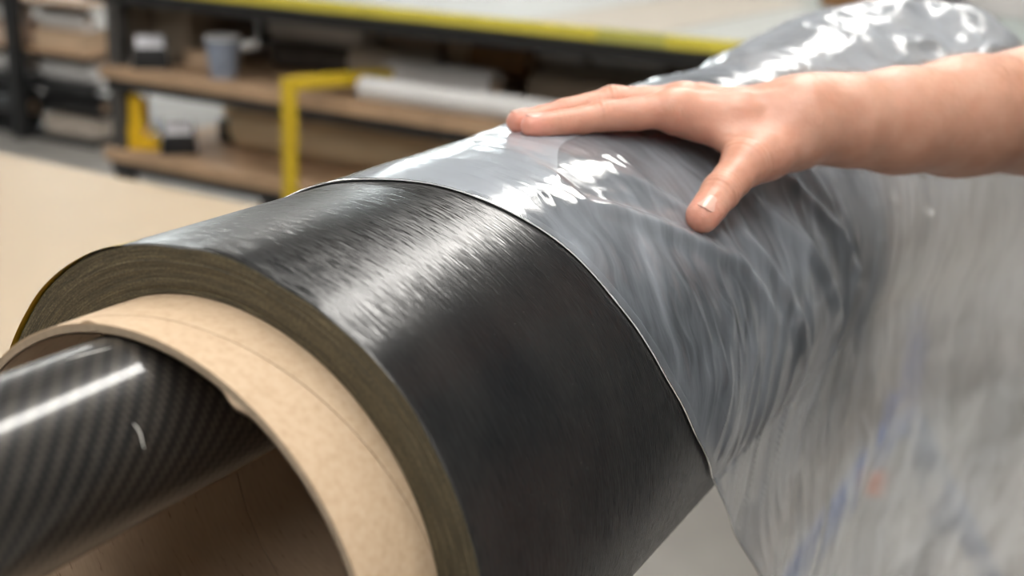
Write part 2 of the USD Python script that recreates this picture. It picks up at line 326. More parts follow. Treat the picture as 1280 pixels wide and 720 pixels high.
# the wound side: rings of layer edges, uneven by fractions of a millimetre
rr = np.linspace(0, 1, 130)
TH, Q = np.meshgrid(th, rr, indexing='ij')
RAD = RC + .0004 + (rad_at(TH, 0 * TH) - .0009 - RC) * Q
step = meshkit.fbm(np.stack([Q * 55, 0 * Q, 0 * Q], -1), 3, 5) - .5
wav = meshkit.fbm(np.stack([Q * 9, np.sin(TH) * 1.3, np.cos(TH) * 1.3], -1), 3, 9) - .5
YF = .0035 * (1 - Q) ** 1.5 + .0004 * step + .0009 * wav
YF = YF - (YF[:, -1:] - 0) * Q ** 8
P = polar(TH, YF, RAD)
P[:, -1] = polar(th, np.zeros_like(th), rad_at(th, 0 * th) - .0008)
obj('wound_side', grid(P), 'wound_side', roll, smooth=True, uv=np.stack([RAD, TH], -1).reshape(-1, 2))
TH, Q = np.meshgrid(th, np.linspace(0, 1, 4), indexing='ij')
obj('far_side', grid(polar(TH, .66 + 0 * Q, RC + (R - RC) * Q)), 'wound_side', roll, smooth=True, uv=np.stack([RC + (R - RC) * Q, TH], -1).reshape(-1, 2))
# outermost turn's amber backing film, standing a hair proud on the left of the rim
th2 = np.radians(np.linspace(-112, -19, 120))
TH, Q = np.meshgrid(th2, np.linspace(-.0012, .012, 8), indexing='ij')
lift = np.interp(np.degrees(TH), [-112, -80, -45, -25, -19], [.0016, .0017, .0014, .0005, .0])
obj('backing_film', grid(polar(TH, Q, rad_at(TH, 0 * TH) + lift * np.clip(1 - Q / .012, 0, 1) + .0001)), 'amber_film', roll, smooth=True, label='amber edge of the backing film on the rim')

# cardboard core: plies wound in a spiral, butt joints left open as fine seams
core = thing('cardboard_core', 'large tan cardboard tube core with a thin worn rim sticking out of the black roll', 'cardboard tube')
thc = np.linspace(-PI, PI, 241)
def shell(r0, r1, y0, y1, mat, name, uvs=False):  # closed tube wall
    A = np.stack([thc] * 5, 1)
    yy = np.array([y0, y0, y1, y1, y0]); ra = np.array([r0, r1, r1, r0, r0])
    P = polar(A, np.broadcast_to(yy, A.shape), np.broadcast_to(ra, A.shape))
    return obj(name, grid(P), mat, core, smooth=False)
shell(RI + .0007, RC - .0007, YC + .0002, YEND, 'core_rim', 'tube_wall')
SL = .148 * R / math.radians(54.1)               # seam pitch, metres per radian
def ply(r, y_at0, gap, mat, name, bite=False):
    # strips between successive turns of the seam, trimmed to the tube's ends
    pitch = SL * 2 * PI; n = 0
    k0 = int(math.floor((YC - y_at0) / pitch)) - 2
    for k in range(k0, k0 + 60):
        lo = y_at0 + k * pitch + SL * thc + gap / 2; hi = lo + pitch - gap
        lo = np.clip(lo, YC, YEND); hi = np.clip(hi, YC, YEND)
        if (hi - lo).max() < .002: continue
        q = np.linspace(0, 1, 14)
        Y = lo[:, None] + (hi - lo)[:, None] * q
        A = np.stack([thc] * 14, 1); Rr = np.full_like(Y, r)
        if bite:                                  # worn patch where the inner paper curls in at the rim
            g = np.exp(-((np.degrees(A) - 28.2) / 2.6) ** 2) * np.clip(1 - (Y - YC) / .012, 0, 1)
            Rr = Rr - .0030 * g
        P = polar(A, Y, Rr); back = polar(A, Y, Rr + (.0007 if r < .122 else -.0007))
        rim = np.stack([P[:, 0], back[:, 0]], 1)
        v1, f1 = grid(P); v2, f2 = grid(rim)
        uv = np.concatenate([np.stack([A * r, Y], -1).reshape(-1, 2), np.zeros((len(v2), 2))])
        obj(name, (np.vstack([v1, v2]), np.vstack([f1, f2 + len(v1)])), mat, core, smooth=True, uv=uv)
ply(RC, -.177 * R, .0006, 'cardboard', 'outer_ply')
ply(RI, .903 * R + SL * math.radians(114.2), .0009, 'cardboard_inside', 'inner_ply', True)
# torn flecks of paper on the rim
def fleck(th0, r, y, sx, sr, name):
    a = np.linspace(-1, 1, 9)
    pts = []
    for q in a:
        for s in (0, 1):
            w = (1 - q * q) * s
            pts.append(polar(np.array(math.radians(th0) + q * sx / R), np.array(y - .0006 * w), np.array(r + sr * w + .0002 * math.sin(9 * q)))[()])
    P = np.array(pts).reshape(9, 2, 3); back = P + [0, .0009, 0]
    return cat([trimesh.Trimesh(*(lambda g: (g[0], np.vstack([g[1][:, :3], g[1][:, [0, 2, 3]]])))(grid(G)), process=False)
                for G in (P, back, np.stack([P[:, 1], back[:, 1]], 1))])
obj('torn_paper', fleck(-11.6, RC, YC + .0008, .006, .0010, 't'), 'cardboard', core, smooth=True, label='torn fleck of paper on the top of the rim')
obj('torn_paper', fleck(27.5, RI + .0004, YC + .0003, .0085, -.0016, 't'), 'cardboard_inside', core, smooth=True, label='torn paper curling in from the worn rim')

# carbon tube the roll hangs on
TR, TC = .2611 * R, np.array([-.0331 * R, 0, 1.05 + .5379 * R])
tube = thing('carbon_tube', 'glossy black twill carbon-fibre tube running through the cardboard core', 'tube')
A, YY = np.meshgrid(np.linspace(-PI, PI, 97), np.linspace(-.62, 2.02, 90), indexing='ij')
P = np.stack([TC[0] + TR * np.sin(A), YY, TC[2] + TR * np.cos(A)], -1)
obj('tube_wall', grid(P), 'carbon_twill', tube, smooth=True, uv=np.stack([A * TR, YY], -1).reshape(-1, 2))
for y, s in ((-.62, -1), (2.02, 1)):
    obj('end_cap', lathe_y([(0, .0), (s * .012, .0), (s * .012, TR * .9), (s * .008, TR * 1.02), (-s * .006, TR * 1.02), (0, TR * 1.02)], (TC[0], y, TC[2])), 'black_plastic', tube)
def scratch(a0, y0, a1, y1, w):
    q = np.linspace(0, 1, 12); a = a0 + (a1 - a0) * q; y = y0 + (y1 - y0) * q + .0006 * np.sin(5 * q); ww = w * np.sin(PI * np.clip(q * .96 + .02, 0, 1)) ** .5
    d = np.array([(y1 - y0), -(a1 - a0) * TR]); d /= np.linalg.norm(d)
    S = []
    for s in (-1, 1):
        aa = a + s * ww * d[0] / TR; yy = y + s * ww * d[1]
        S.append(np.stack([TC[0] + (TR + .00012) * np.sin(aa), yy, TC[2] + (TR + .00012) * np.cos(aa)], -1))
    return grid(np.stack(S, 1))
SCR = dict(scr=[(1.03, -.0705, 1.31, -.069), (.0, -.072, .10, -.052)])
for a0, y0, a1, y1 in SCR['scr']:
    obj('scratch', scratch(a0, y0, a1, y1, .0004), 'fibre_white', tube, smooth=False, label='fine pale scratch on the lacquer')

# supports of the tube: a steel cradle on the table, a blue trestle on the floor
t = thing('tube_cradle', 'dark steel floor stand cradling the near end of the carbon tube', 'stand', (TC[0], -.52, 0))
obj('base_plate', box(-.2, .2, -.2, .2, 0, .012, .002), 'grey_steel', t)
obj('post', box(-.02, .02, -.02, .02, .012, TC[2] - TR - .012, .003), 'grey_steel', t)
a = np.linspace(-2.0, 2.0, 25) + PI
V = [np.stack([rad * np.sin(a), np.full(25, yy), TC[2] + rad * np.cos(a)], -1) for rad, yy in ((TR + .0004, -.03), (TR + .0004, .03), (TR + .012, .03), (TR + .012, -.03), (TR + .0004, -.03))]
obj('saddle', grid(np.stack(V, 1)), 'grey_steel', t, smooth=40)
SX, SY = TC[0] + .0, 1.85
t = thing('blue_trestle', 'blue tubular steel trestle with spread legs seen through the plastic film', 'stand', (SX, SY, 0))
obj('post', rod([.012, 0, .44], [0, 0, TC[2] - TR - .012], .018), 'blue_enamel', t)
V = [np.stack([rad * np.sin(a), np.full(25, yy), TC[2] + rad * np.cos(a)], -1) for rad, yy in ((TR + .0004, -.03), (TR + .0004, .03), (TR + .012, .03), (TR + .012, -.03), (TR + .0004, -.03))]
obj('saddle', grid(np.stack(V, 1)), 'blue_enamel', t, smooth=40)
obj('collar', lathe_z([(.40, .0), (.40, .028), (.46, .028), (.46, .0)]), 'blue_enamel', t)
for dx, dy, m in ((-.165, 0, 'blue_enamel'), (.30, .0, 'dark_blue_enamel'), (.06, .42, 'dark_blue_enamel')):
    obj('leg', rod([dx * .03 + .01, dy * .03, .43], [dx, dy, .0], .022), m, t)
obj('clamp_knob', lathe_z([(-.02, .0), (-.02, .024), (.02, .024), (.02, .0)], (-.028, -.018, .283)), 'orange_plastic', t, label='orange clamp knob')

# ---------------------------------------------------------------- polythene film drawn over the roll
EA = np.array([-150, -110, -60, -16.7, -10, -5, 5, 16, 23, 30, 37, 44, 50, 54, 60, 69, 85, 94.5, 105])
EY = np.array([1.15, 1.05, .98, .99, .985, 1.0, 1.06, 1.105, 1.136, 1.17, 1.196, 1.211, 1.226, 1.250, 1.280, 1.335, 1.516, 1.682, 1.86])
NY, NA, NH = 760, 380, 120
wt = np.concatenate([np.linspace(-150, 105, NA), 105 + np.linspace(0, 1, NH + 1)[1:]])       # >105: hanging part, 0..1
ang = np.radians(np.minimum(wt, 105)); hang = np.maximum(wt - 105, 0) * 3.4                   # R units
yf = np.interp(np.degrees(ang), EA, EY) + .86 * hang
yf = np.convolve(np.pad(yf, 4, mode='edge'), np.ones(9) / 9, 'valid')
s = np.linspace(0, 1, NY) ** 1.25
YEND_F = 7.9
YB = yf[:, None] + (YEND_F - yf[:, None]) * s[None, :]
yk = [1.2, 2.4, 3.3, 4.2, 4.7, 5.13, 5.6, 6.0, 6.3, 6.6, 7.2, 8.0]
xc = np.interp(YB, yk, [0, 0, 0, .10, .22, .36, .55, .86, 1.22, 1.5, 2.1, 2.9])
zc = np.interp(YB, yk, [1.0025, 1.018, 1.03, 1.062, 1.11, 1.225, 1.335, 1.375, 1.08, .86, .74, .70])
xw = np.interp(YB, [0, 1.4, 2.4, 4.2, 4.7, 5.2, 5.8, 6.4, 7.0, 8.0], [1.0025, 1.0025, 1.02, 1.03, 1.07, 1.24, 1.56, 1.98, 2.45, 3.25])
xl = np.interp(YB, [0, 2.4, 4.2, 6.0, 8.0], [-1.012, -1.014, -1.0, -.55, .6])
zc = np.maximum(zc, 1.0025 + .012 * np.clip((YB - yf[:, None]) / .4, 0, 1)); xw = np.maximum(xw, 1.0025 + .014 * np.clip((YB - yf[:, None]) / .4, 0, 1))
SA, CA = np.sin(ang)[:, None], np.cos(ang)[:, None]
right = SA >= 0
XB = np.where(right, xc + (xw - xc) * SA, xc + (xc - xl) * SA)
ZB = np.where(CA >= 0, zc * CA, np.minimum(xw, 1.03) * CA)
hz = np.where(hang > 0, hang, 0)[:, None]
ZB = ZB - hz * .97
XB = XB + np.where(hz > 0, .05 * np.minimum(hz, 1) - .02 * hz, 0)
ARC = (ang[:, None] + hz) + 0 * YB
# relief
def ridged(p, o=3, seed=0): return 1 - np.abs(2 * meshkit.fbm(p, o, seed) - 1)
far = np.clip((YB - 4.3) / 1.2, 0, 1)
warp = meshkit.fbm(np.stack([YB * 1.1, ARC * .9, 0 * YB], -1), 2, 3) - .5
y1 = YB + .55 * warp + .12 * ARC
fine = ridged(np.stack([y1 * 6.5, ARC * 1.15, 0 * YB], -1), 2, 11) ** 4
fine2 = ridged(np.stack([y1 * 12, ARC * 2.6 + 3, 0 * YB + 4], -1), 2, 17) ** 3
cloud = np.clip(meshkit.fbm(np.stack([YB * 1.5, ARC * 1.5, 0 * YB + 9], -1), 3, 23) * 2.2 - .6, 0, 1)
big = meshkit.fbm(np.stack([y1 * 1.4, ARC * .7, 0 * YB + 2], -1), 2, 29)
ramp = np.clip((YB - yf[:, None]) / .25, 0, 1)
calm = np.clip((YB - yf[:, None] - .1) / .6, .25, 1)
side = np.clip((ARC - .1) / .5, .35, 1)
D = ramp * (.024 * fine * (.1 + cloud) * calm + .008 * fine2 * (.15 + cloud) + .05 * np.maximum(big - .45, 0) * side)
crum = ridged(np.stack([YB * 2.4, XB * 2.2 + 1, ZB * 2.2], -1), 3, 41)
topz = np.clip((ZB - .35) / .5, 0, 1)
D = D * (1 - .95 * np.clip((2.3 - YB) / .3, 0, 1) * np.clip((.42 - ARC) / .2, 0, 1) * np.clip(1.6 - YB + .55, 0, 1) ** .2)
D = D + far * topz * (.16 * (crum - .55)) + .10 * far * np.maximum(big - .5, 0) * (.3 + .7 * topz)
D = D + np.where(hz > 0, .05 * np.minimum(hz, 1) * np.sin(y1 * 7 + 2 * ARC), 0) * .6
def fold(th0, y0, th1, y1_, amp, wid):             # one long pulled fold between two points
    a0, a1 = math.radians(th0), math.radians(th1); d = np.array([a1 - a0, y1_ - y0]); L = np.linalg.norm(d); d /= L
    u = (ARC - a0) * d[0] + (YB - y0) * d[1]; v = -(ARC - a0) * d[1] + (YB - y0) * d[0]
    return amp * np.exp(-(v / wid) ** 2) * np.clip(u / .2, 0, 1) * np.clip((L - u) / .3, 0, 1)
FOLDS = fold(26, 1.45, 62, 2.35, .035, .05) + fold(20, 1.9, 58, 2.3, .025, .045) + fold(52, 2.2, 80, 2.5, .03, .05) \
      + fold(50, 2.4, 95, 2.9, .03, .045) + fold(45, 2.7, 100, 3.6, .035, .06) + fold(40, 3.1, 95, 3.9, .03, .05) + fold(42, 2.2, 40, 3.6, .03, .08)
D = D + FOLDS
press = np.exp(-(((YB - 2.35) / .55) ** 2)) * np.exp(-((ARC - .30) / .5) ** 2)
D = D * (1 - .8 * press)
y1 = y1 + .10 * (meshkit.fbm(np.stack([YB * 6, ARC * 6, 0 * YB + 2], -1), 2, 97) - .5)
spk = np.clip(meshkit.fbm(np.stack([YB * 5, ARC * 5, 0 * YB + 6], -1), 2, 99) * 3.2 - 1.05, .08, 1) * np.exp(-((ARC - .42) / .22) ** 2) * np.clip((YB - 1.2) / .15, 0, 1) * np.clip((2.35 - YB) / .3, 0, 1)
D = D + spk * (.012 * ridged(np.stack([y1 * 10 + 1.2 * ARC, ARC * 4.2, 0 * YB + 8], -1), 2, 91) ** 3 + .006 * ridged(np.stack([y1 * 19, ARC * 8, 0 * YB + 5], -1), 1, 93) ** 2)
P = np.stack([XB, YB, ZB], -1)
N = np.cross(np.gradient(P, axis=0), np.gradient(P, axis=1)); N /= np.linalg.norm(N, axis=-1, keepdims=True) + 1e-12
if (N[NA // 2, 5] @ np.array([0, 0, 1.0])) < 0: N = -N
P = P + N * D[..., None]
P = P * R + AX
film = thing('plastic_film', 'clear crumpled polythene film drawn over the roll and hanging down at its right', 'plastic film')
UVF = np.stack([ARC, y1], -1)
streak = ridged(np.stack([y1 * 4.2 + .3 * ARC, ARC * .95, 0 * YB + 7], -1), 2, 51) ** 7
mask = np.clip(meshkit.fbm(np.stack([YB * 1.3, ARC * 1.1, 0 * YB + 3], -1), 2, 57) * 2.6 - .85, 0, 1)
sidew = np.clip((ARC - .35) / .5, .12, 1)
bunch = np.clip((YB - 3.9 - .25 * np.sin(3 * ARC)) / .9, 0, 1)
crease = np.clip(.95 * streak * mask * sidew + FOLDS * 7 +   .85 * bunch * (1 - .75 * np.clip((ARC - 1.9) / .7, 0, 1)), 0, 1)
def with_crease(m, c):
    UsdGeom.PrimvarsAPI(m).CreatePrimvar('crease', Sdf.ValueTypeNames.FloatArray, 'vertex').Set(Vt.FloatArray.FromNumpy(c.reshape(-1).astype(np.float32)))
    return m
film_mesh = UsdGeom.Mesh(obj('film_sheet', grid(P), 'polythene', film, smooth=True, uv=UVF.reshape(-1, 2)))
with_crease(film_mesh, crease)
na = int(np.searchsorted(wt, 24)); nb_ = int(np.searchsorted(s, .40))
lapw = (15 + 5 * np.sin(YB[:na, :nb_] * 1.9) + 4 * np.sin(YB[:na, :nb_] * 4.7 + 1))
t_ = np.linspace(0, 1, na)[:, None]
lap_ang = wt[0] + (lapw[-1:] - wt[0]) * t_
ii = np.interp(lap_ang, wt[:na + 30], np.arange(na + 30)); i0 = ii.astype(int); fr_ = (ii - i0)[..., None]; cols = np.broadcast_to(np.arange(nb_), i0.shape)
LP = P[i0, cols] * (1 - fr_) + P[i0 + 1, cols] * fr_; LN = N[i0, cols]
lift_ = .0006 - .00045 * np.clip(1 - (1 - t_) * 12, 0, 1)
lap = LP + LN * lift_[..., None]
LU = np.stack([np.radians(lap_ang) + 0 * lap[..., 0], YB[i0, cols] + 5], -1)
with_crease(UsdGeom.Mesh(obj('film_overlap', grid(lap), 'polythene', film, smooth=True, uv=LU.reshape(-1, 2), label='second layer of film lapped over the crest')), np.full(lap.shape[:2], .9))
# the doubled hem along the front edge and its bead
e, e2 = P[:, 0], P[:, 24]
H = P[:, :16] + N[:, :16] * .0004
obj('folded_hem', grid(H), 'polythene_hem', film, smooth=True, uv=UVF[:, :16].reshape(-1, 2), label='doubled front hem of the film')
PATHS = {'film_edge': P[:, 0]}
def tubepath(C, r, n=6):
    T = np.gradient(C, axis=0); T /= np.linalg.norm(T, axis=1, keepdims=True)
    u = np.cross(T, [0, 1, 0.3]); u /= np.linalg.norm(u, axis=1, keepdims=True); v = np.cross(T, u)
    rr_ = np.broadcast_to(np.asarray(r, float), (len(C),))
    a = np.linspace(0, 2 * PI, n, endpoint=False)
    return grid(C[:, None] + rr_[:, None, None] * (u[:, None] * np.cos(a)[None, :, None] + v[:, None] * np.sin(a)[None, :, None]), True)
obj('hem_bead', tubepath(P[:, 0] + N[:, 0] * .0007, .0007), 'polythene_bead', film, smooth=True, label='rolled edge of the film')

# ---------------------------------------------------------------- person reaching in from the right
def surface_nets(F, origin, h):                   # zero level of F as a closed quad mesh, inside negative
    S = F < 0
    nx, ny, nz = F.shape
    c = np.zeros((nx - 1, ny - 1, nz - 1), int)
    for d in np.ndindex(2, 2, 2): c += S[d[0]:nx - 1 + d[0], d[1]:ny - 1 + d[1], d[2]:nz - 1 + d[2]]
    cell = np.argwhere((c > 0) & (c < 8))
    idx = np.full(c.shape, -1); idx[tuple(cell.T)] = np.arange(len(cell))
    acc = np.zeros((len(cell), 3)); cnt = np.zeros(len(cell))
    corners = list(np.ndindex(2, 2, 2))
    for a in corners:
        for k in range(3):
            if a[k]: continue
            b = list(a); b[k] = 1
            fa = F[tuple((cell + a).T)]; fb = F[tuple((cell + b).T)]
            m = (fa < 0) != (fb < 0)
            t = np.zeros(len(cell)); t[m] = fa[m] / (fa[m] - fb[m])
            p = cell + np.array(a, float); p[:, k] += t
            acc[m] += p[m]; cnt[m] += 1
    V = acc / cnt[:, None] * h + origin
    quads = []
    for k in range(3):
        e = [slice(None)] * 3; e2 = [slice(None)] * 3; e[k] = slice(0, -1); e2[k] = slice(1, None)
        A_, B_ = S[tuple(e)], S[tuple(e2)]
        q = np.argwhere(A_ != B_)
        i, j = [(1, 2), (2, 0), (0, 1)][k]
        ok = (q[:, i] > 0) & (q[:, j] > 0) & (q[:, i] < F.shape[i] - 1) & (q[:, j] < F.shape[j] - 1)
        q = q[ok]
        def at(di, dj):
            r = q.copy(); r[:, i] -= di; r[:, j] -= dj; return idx[tuple(r.T)]
        Q = np.stack([at(1, 1), at(0, 1), at(0, 0), at(1, 0)], 1)
        flip = ~A_[tuple(q.T)]
        Q[flip] = Q[flip][:, ::-1]
        quads.append(Q)
    f = np.vstack(quads); f = f[(f >= 0).all(1)]
    return trimesh.Trimesh(V, np.vstack([f[:, [0, 1, 2]], f[:, [0, 2, 3]]]), process=False)
def taubin(m, n):
    e = m.edges_unique; N_ = len(m.vertices)
    deg = np.bincount(e.ravel(), minlength=N_).clip(1)[:, None]
    V_ = np.array(m.vertices)
    for q in range(2 * n):
        S_ = np.stack([np.bincount(e[:, 0], V_[e[:, 1], k], N_) + np.bincount(e[:, 1], V_[e[:, 0], k], N_) for k in range(3)], 1)
        V_ = V_ + (.5 if q % 2 == 0 else -.53) * (S_ / deg - V_)
    m.vertices = V_
class Field:
    def __init__(s, lo, hi, h):
        s.lo = np.array(lo, float); s.h = h; s.n = np.ceil((np.array(hi) - lo) / h).astype(int) + 1
        s.F = np.full(s.n, .05, np.float32)
        s.ax = [s.lo[k] + h * np.arange(s.n[k]) for k in range(3)]
    def cap(s, a, b, ra, rb, k=.004, sq=None, sub=False, F=None):
        a, b = np.array(a, float), np.array(b, float); pad = max(ra, rb) + 3 * k + .012
        w = [slice(*np.clip([int((min(a[q], b[q]) - pad - s.lo[q]) / s.h), int((max(a[q], b[q]) + pad - s.lo[q]) / s.h) + 2], 0, s.n[q])) for q in range(3)]
        X = np.stack(np.meshgrid(*[s.ax[q][w[q]] for q in range(3)], indexing='ij'), -1).astype(np.float32)
        d = b - a; L2 = d @ d
        t = np.clip(((X - a) @ d) / L2, 0, 1) if L2 > 1e-12 else np.zeros(X.shape[:3])
        v = X - a - t[..., None] * d
        if sq is not None:                        # squash: (axis, factor) flattens the section along a direction
            ax, fac = np.array(sq[0], float), sq[1]; ax /= np.linalg.norm(ax)
            v = v + (v @ ax)[..., None] * ax * (1 / fac - 1)
        D = np.linalg.norm(v, axis=-1) - (ra + (rb - ra) * t)
        if sq is not None: D = D * max(sq[1], .75)
        G = s.F if F is None else F
        g = G[w[0], w[1], w[2]]
        if sub:
            hh = np.maximum(k - np.abs(-D - g), 0) / k; G[w[0], w[1], w[2]] = np.maximum(g, -D) + hh * hh * k / 4
        else:
            hh = np.maximum(k - np.abs(D - g), 0) / k; G[w[0], w[1], w[2]] = np.minimum(g, D) - hh * hh * k / 4
    def join(s, F2, k):
        hh = np.maximum(k - np.abs(F2 - s.F), 0) / k; s.F = np.minimum(s.F, F2) - hh * hh * k / 4
    def mesh(s): return surface_nets(s.F, s.lo, s.h)

A = lambda *p: np.array(p, float)
FING = dict(
    index=([A(.0607, .379, 1.2172), A(.0251, .3453, 1.2125), A(.0087, .3211, 1.2103), A(-.0043, .3038, 1.2090)], (.0118, .0100, .0084, .0068)),
    middle=([A(.0578, .3998, 1.2190), A(.0196, .3711, 1.2186), A(-.0010, .3420, 1.2135), A(-.0200, .3129, 1.2085)], (.0120, .0102, .0086, .0070)),
    ring=([A(.0608, .4198, 1.2170), A(.0236, .3911, 1.2151), A(.0044, .3604, 1.2104), A(-.0093, .3369, 1.2087)], (.0114, .0097, .0082, .0067)),
    little=([A(.0668, .4388, 1.2110), A(.0426, .4101, 1.2075), A(.0302, .3854, 1.2062), A(.0205, .3660, 1.2072)], (.0104, .0085, .0073, .0060)),
    thumb=([A(.1259, .4333, 1.1954), A(.1148, .3799, 1.1884), A(.1130, .3404, 1.1758), A(.1125, .3133, 1.1665)], (.0170, .0135, .0122, .0098)))
WR = [A(.1295, .4439, 1.2090), A(.1238, .4707, 1.2085)]
FO = [A(.1533, .4805, 1.2072), A(.1787, .5175, 1.2045), A(.2133, .5729, 1.2042), A(.2553, .6386, 1.2055), A(.2958, .7026, 1.2039)]
FR = [.0288, .0330, .0402, .0440, .0435]
# work in a frame turned 52 degrees so that the grid hugs hand and forearm
ca, sa = math.cos(math.radians(52)), math.sin(math.radians(52))
def rot(p): p = np.asarray(p, float); return np.stack([p[..., 0] * ca + p[..., 1] * sa, -p[..., 0] * sa + p[..., 1] * ca, p[..., 2]], -1)
def unrot(p): return np.stack([p[..., 0] * ca - p[..., 1] * sa, p[..., 0] * sa + p[..., 1] * ca, p[..., 2]], -1)
pts = np.array([rot(p) for v, r in FING.values() for p in v] + [rot(p) for p in FO])
fld = Field(pts.min(0) - .022, pts.max(0) + [.06, .055, .055], .0016)
UPV = (0, 0, 1)
big_ = np.full(fld.n, .05, np.float32)
for nm, (J, rd) in FING.items():
    F1 = np.full(fld.n, .05, np.float32); J = [rot(p) for p in J]
    for q in range(3):
        mid = (J[q] + J[q + 1]) / 2 - [0, 0, .0006]
        rm = (rd[q] + rd[q + 1]) / 2 * (.985 if q else 1.0)
        fld.cap(J[q], mid, rd[q], rm, .002, F=F1); fld.cap(mid, J[q + 1], rm, rd[q + 1], .002, F=F1)
    tipd = (J[3] - J[2]) / np.linalg.norm(J[3] - J[2])
    fld.cap(J[3] - tipd * .006 - [0, 0, .0012], J[3] - [0, 0, .0008], rd[3] * 1.02, rd[3] * .96, .003, F=F1)          # pulp of the fingertip
    if nm != 'thumb':
        fld.cap(J[1] + [0, 0, rd[1] * .18], J[1] + [.002, 0, rd[1] * .18], rd[1] * .93, rd[1] * .93, .003, F=F1)       # knuckle
        fld.cap(J[0] + [-.001, 0, .0012], J[0] + [.004, 0, .0008], rd[0] * 1.0, rd[0] * 1.0, .004, F=F1)
    else:
        fld.cap(J[2] + [0, -.001, .002], J[2] + [.001, -.001, .002], rd[2] * .97, rd[2] * .97, .003, F=F1)
    hh = np.maximum(.0018 - np.abs(F1 - big_), 0) / .0018; big_ = np.minimum(big_, F1) - hh * hh * .0018 / 4
# palm: metacarpals, ball of the thumb, heel
F2 = np.full(fld.n, .05, np.float32)
w0, w1 = rot(WR[0]), rot(WR[1])
for nm, f in (('index', 0.05), ('middle', .35), ('ring', .65), ('little', .95)):
    J, rd = FING[nm]; a = rot(J[0]); b = w0 + (w1 - w0) * f
    fld.cap(a - [0, 0, .001], (a + b) / 2 - [0, 0, .002], rd[0] * .98, .0150, .008, F=F2); fld.cap((a + b) / 2 - [0, 0, .002], b, .0150, .0185, .008, F=F2)
    fld.cap(a + [.004, 0, -.008], (a + b) / 2 - [0, 0, .009], .009, .0125, .008, F=F2)                                # palm side
    fld.cap(a + [.006, 0, rd[0] * .80], b + [-.012, 0, .0165], .0024, .0022, .005, F=F2)                              # tendon
th_ = [rot(p) for p in FING['thumb'][0]]
fld.cap(th_[0], th_[1], .0185, .0150, .012, F=F2)
fld.cap((th_[0] + th_[1]) / 2, rot(FING['index'][0][0]) * .55 + w0 * .45 - [0, 0, .004], .0135, .0125, .012, F=F2)       # web muscle
fld.cap(th_[1] * .75 + th_[0] * .25, rot(FING['index'][0][0]) * .8 + w0 * .2 - [0, 0, .006], .0085, .0080, .012, F=F2)
fld.cap(w1 + [-.022, .004, -.006], w1 + [.0, .0, -.003], .0155, .0180, .012, F=F2)                                    # heel of the hand
hh = np.maximum(.007 - np.abs(F2 - big_), 0) / .007; fld.F = np.minimum(big_, F2) - hh * hh * .007 / 4
# wrist and forearm, widening to the elbow
F3 = np.full(fld.n, .05, np.float32)
fo = [rot(p) for p in FO]; wc = (w0 + w1) / 2
fld.cap(w0, w1, .0222, .0215, .02, F=F3)
fld.cap(wc, fo[0], .0245, FR[0], .02, F=F3)
for q in range(4): fld.cap(fo[q], fo[q + 1], FR[q], FR[q + 1], .02, F=F3)
fld.cap(fo[1] + [0, -.006, .004], fo[3] + [0, -.006, .002], .028, .040, .02, F=F3)
fld.cap(w1 + [.003, .010, .012], w1 + [.008, .010, .011], .0085, .0085, .012, F=F3)                                   # ulna head
hh = np.maximum(.022 - np.abs(F3 - fld.F), 0) / .022; fld.F = np.minimum(fld.F, F3) - hh * hh * .022 / 4
arm = fld.mesh()
taubin(arm, 6)
v = arm.vertices
nrm = arm.vertex_normals
wr = (meshkit.fbm(v * [70, 70, 70], 3, 61) - .5) * .0010 + (meshkit.fbm(v * 26, 2, 63) - .5) * .0012
def creases(c, axis, n_, gap_, depth, width, reach):  # fine skin folds across a joint
    out = np.zeros(len(v)); ax = np.array(axis) / np.linalg.norm(axis)
    u = (v - c) @ ax; d = np.linalg.norm((v - c) - u[:, None] * ax, axis=1)
    for q in range(n_):
        o = (q - (n_ - 1) / 2) * gap_
        out -= depth * np.exp(-((u - o - .0006 * np.sin(d * 900 + q)) / width) ** 2)
    return out * (np.abs(u) < .02) * (np.linalg.norm(v - c, axis=1) < reach) * np.clip(nrm @ np.array([0, -.3, .95]) + .3, 0, 1)
for nm in ('index', 'middle', 'ring', 'little'):
    J = [rot(p) for p in FING[nm][0]]
    wr += creases(J[1], J[2] - J[0], 3, .0036, .0007, .0009, .018) + creases(J[2], J[3] - J[1], 2, .003, .0005, .0008, .014)
wr += creases(th_[2], th_[3] - th_[1], 4, .0034, .0008, .0009, .021)
wr += creases(th_[1], th_[2] - th_[0], 3, .0050, .0006, .0012, .024)
arm.vertices = unrot(v + nrm * wr[:, None])
# the rest of the figure stands to the right of the frame, facing the roll
SH = A(.435, .875, 1.415); EL = FO[4]
f2 = Field([.24, .33, .0], [.72, .99, 1.80], .005)
f2.cap(FO[3] * .35 + EL * .65, EL, .0440, .0435, .02); f2.cap(EL, (SH + EL) / 2, .0435, .050, .02); f2.cap((SH + EL) / 2, SH, .050, .058, .03)
LS = A(.490, .520, 1.415); LE = A(.535, .468, 1.12); LW = A(.475, .455, .885)
f2.cap(LS, (LS + LE) / 2, .058, .050, .03); f2.cap((LS + LE) / 2, LE, .050, .042, .02); f2.cap(LE, LE * .65 + LW * .35, .042, .044, .02); f2.cap(LE * .65 + LW * .35, LW, .044, .026, .02)
for q, (ox, L_) in enumerate(((-.030, .078), (-.010, .088), (.010, .080), (.029, .062))):    # relaxed left hand
    k0 = LW + A(ox * .95 - .012, .002, -.085); k1 = k0 + A(-.004, .010, -L_ * .48); k2 = k1 + A(.002, .016, -L_ * .42)
    f2.cap(LW + A(ox * .5, 0, -.005), k0, .0165, .0125, .01); f2.cap(k0, k1, .0105, .0092, .003); f2.cap(k1, k2, .0090, .0075, .003)
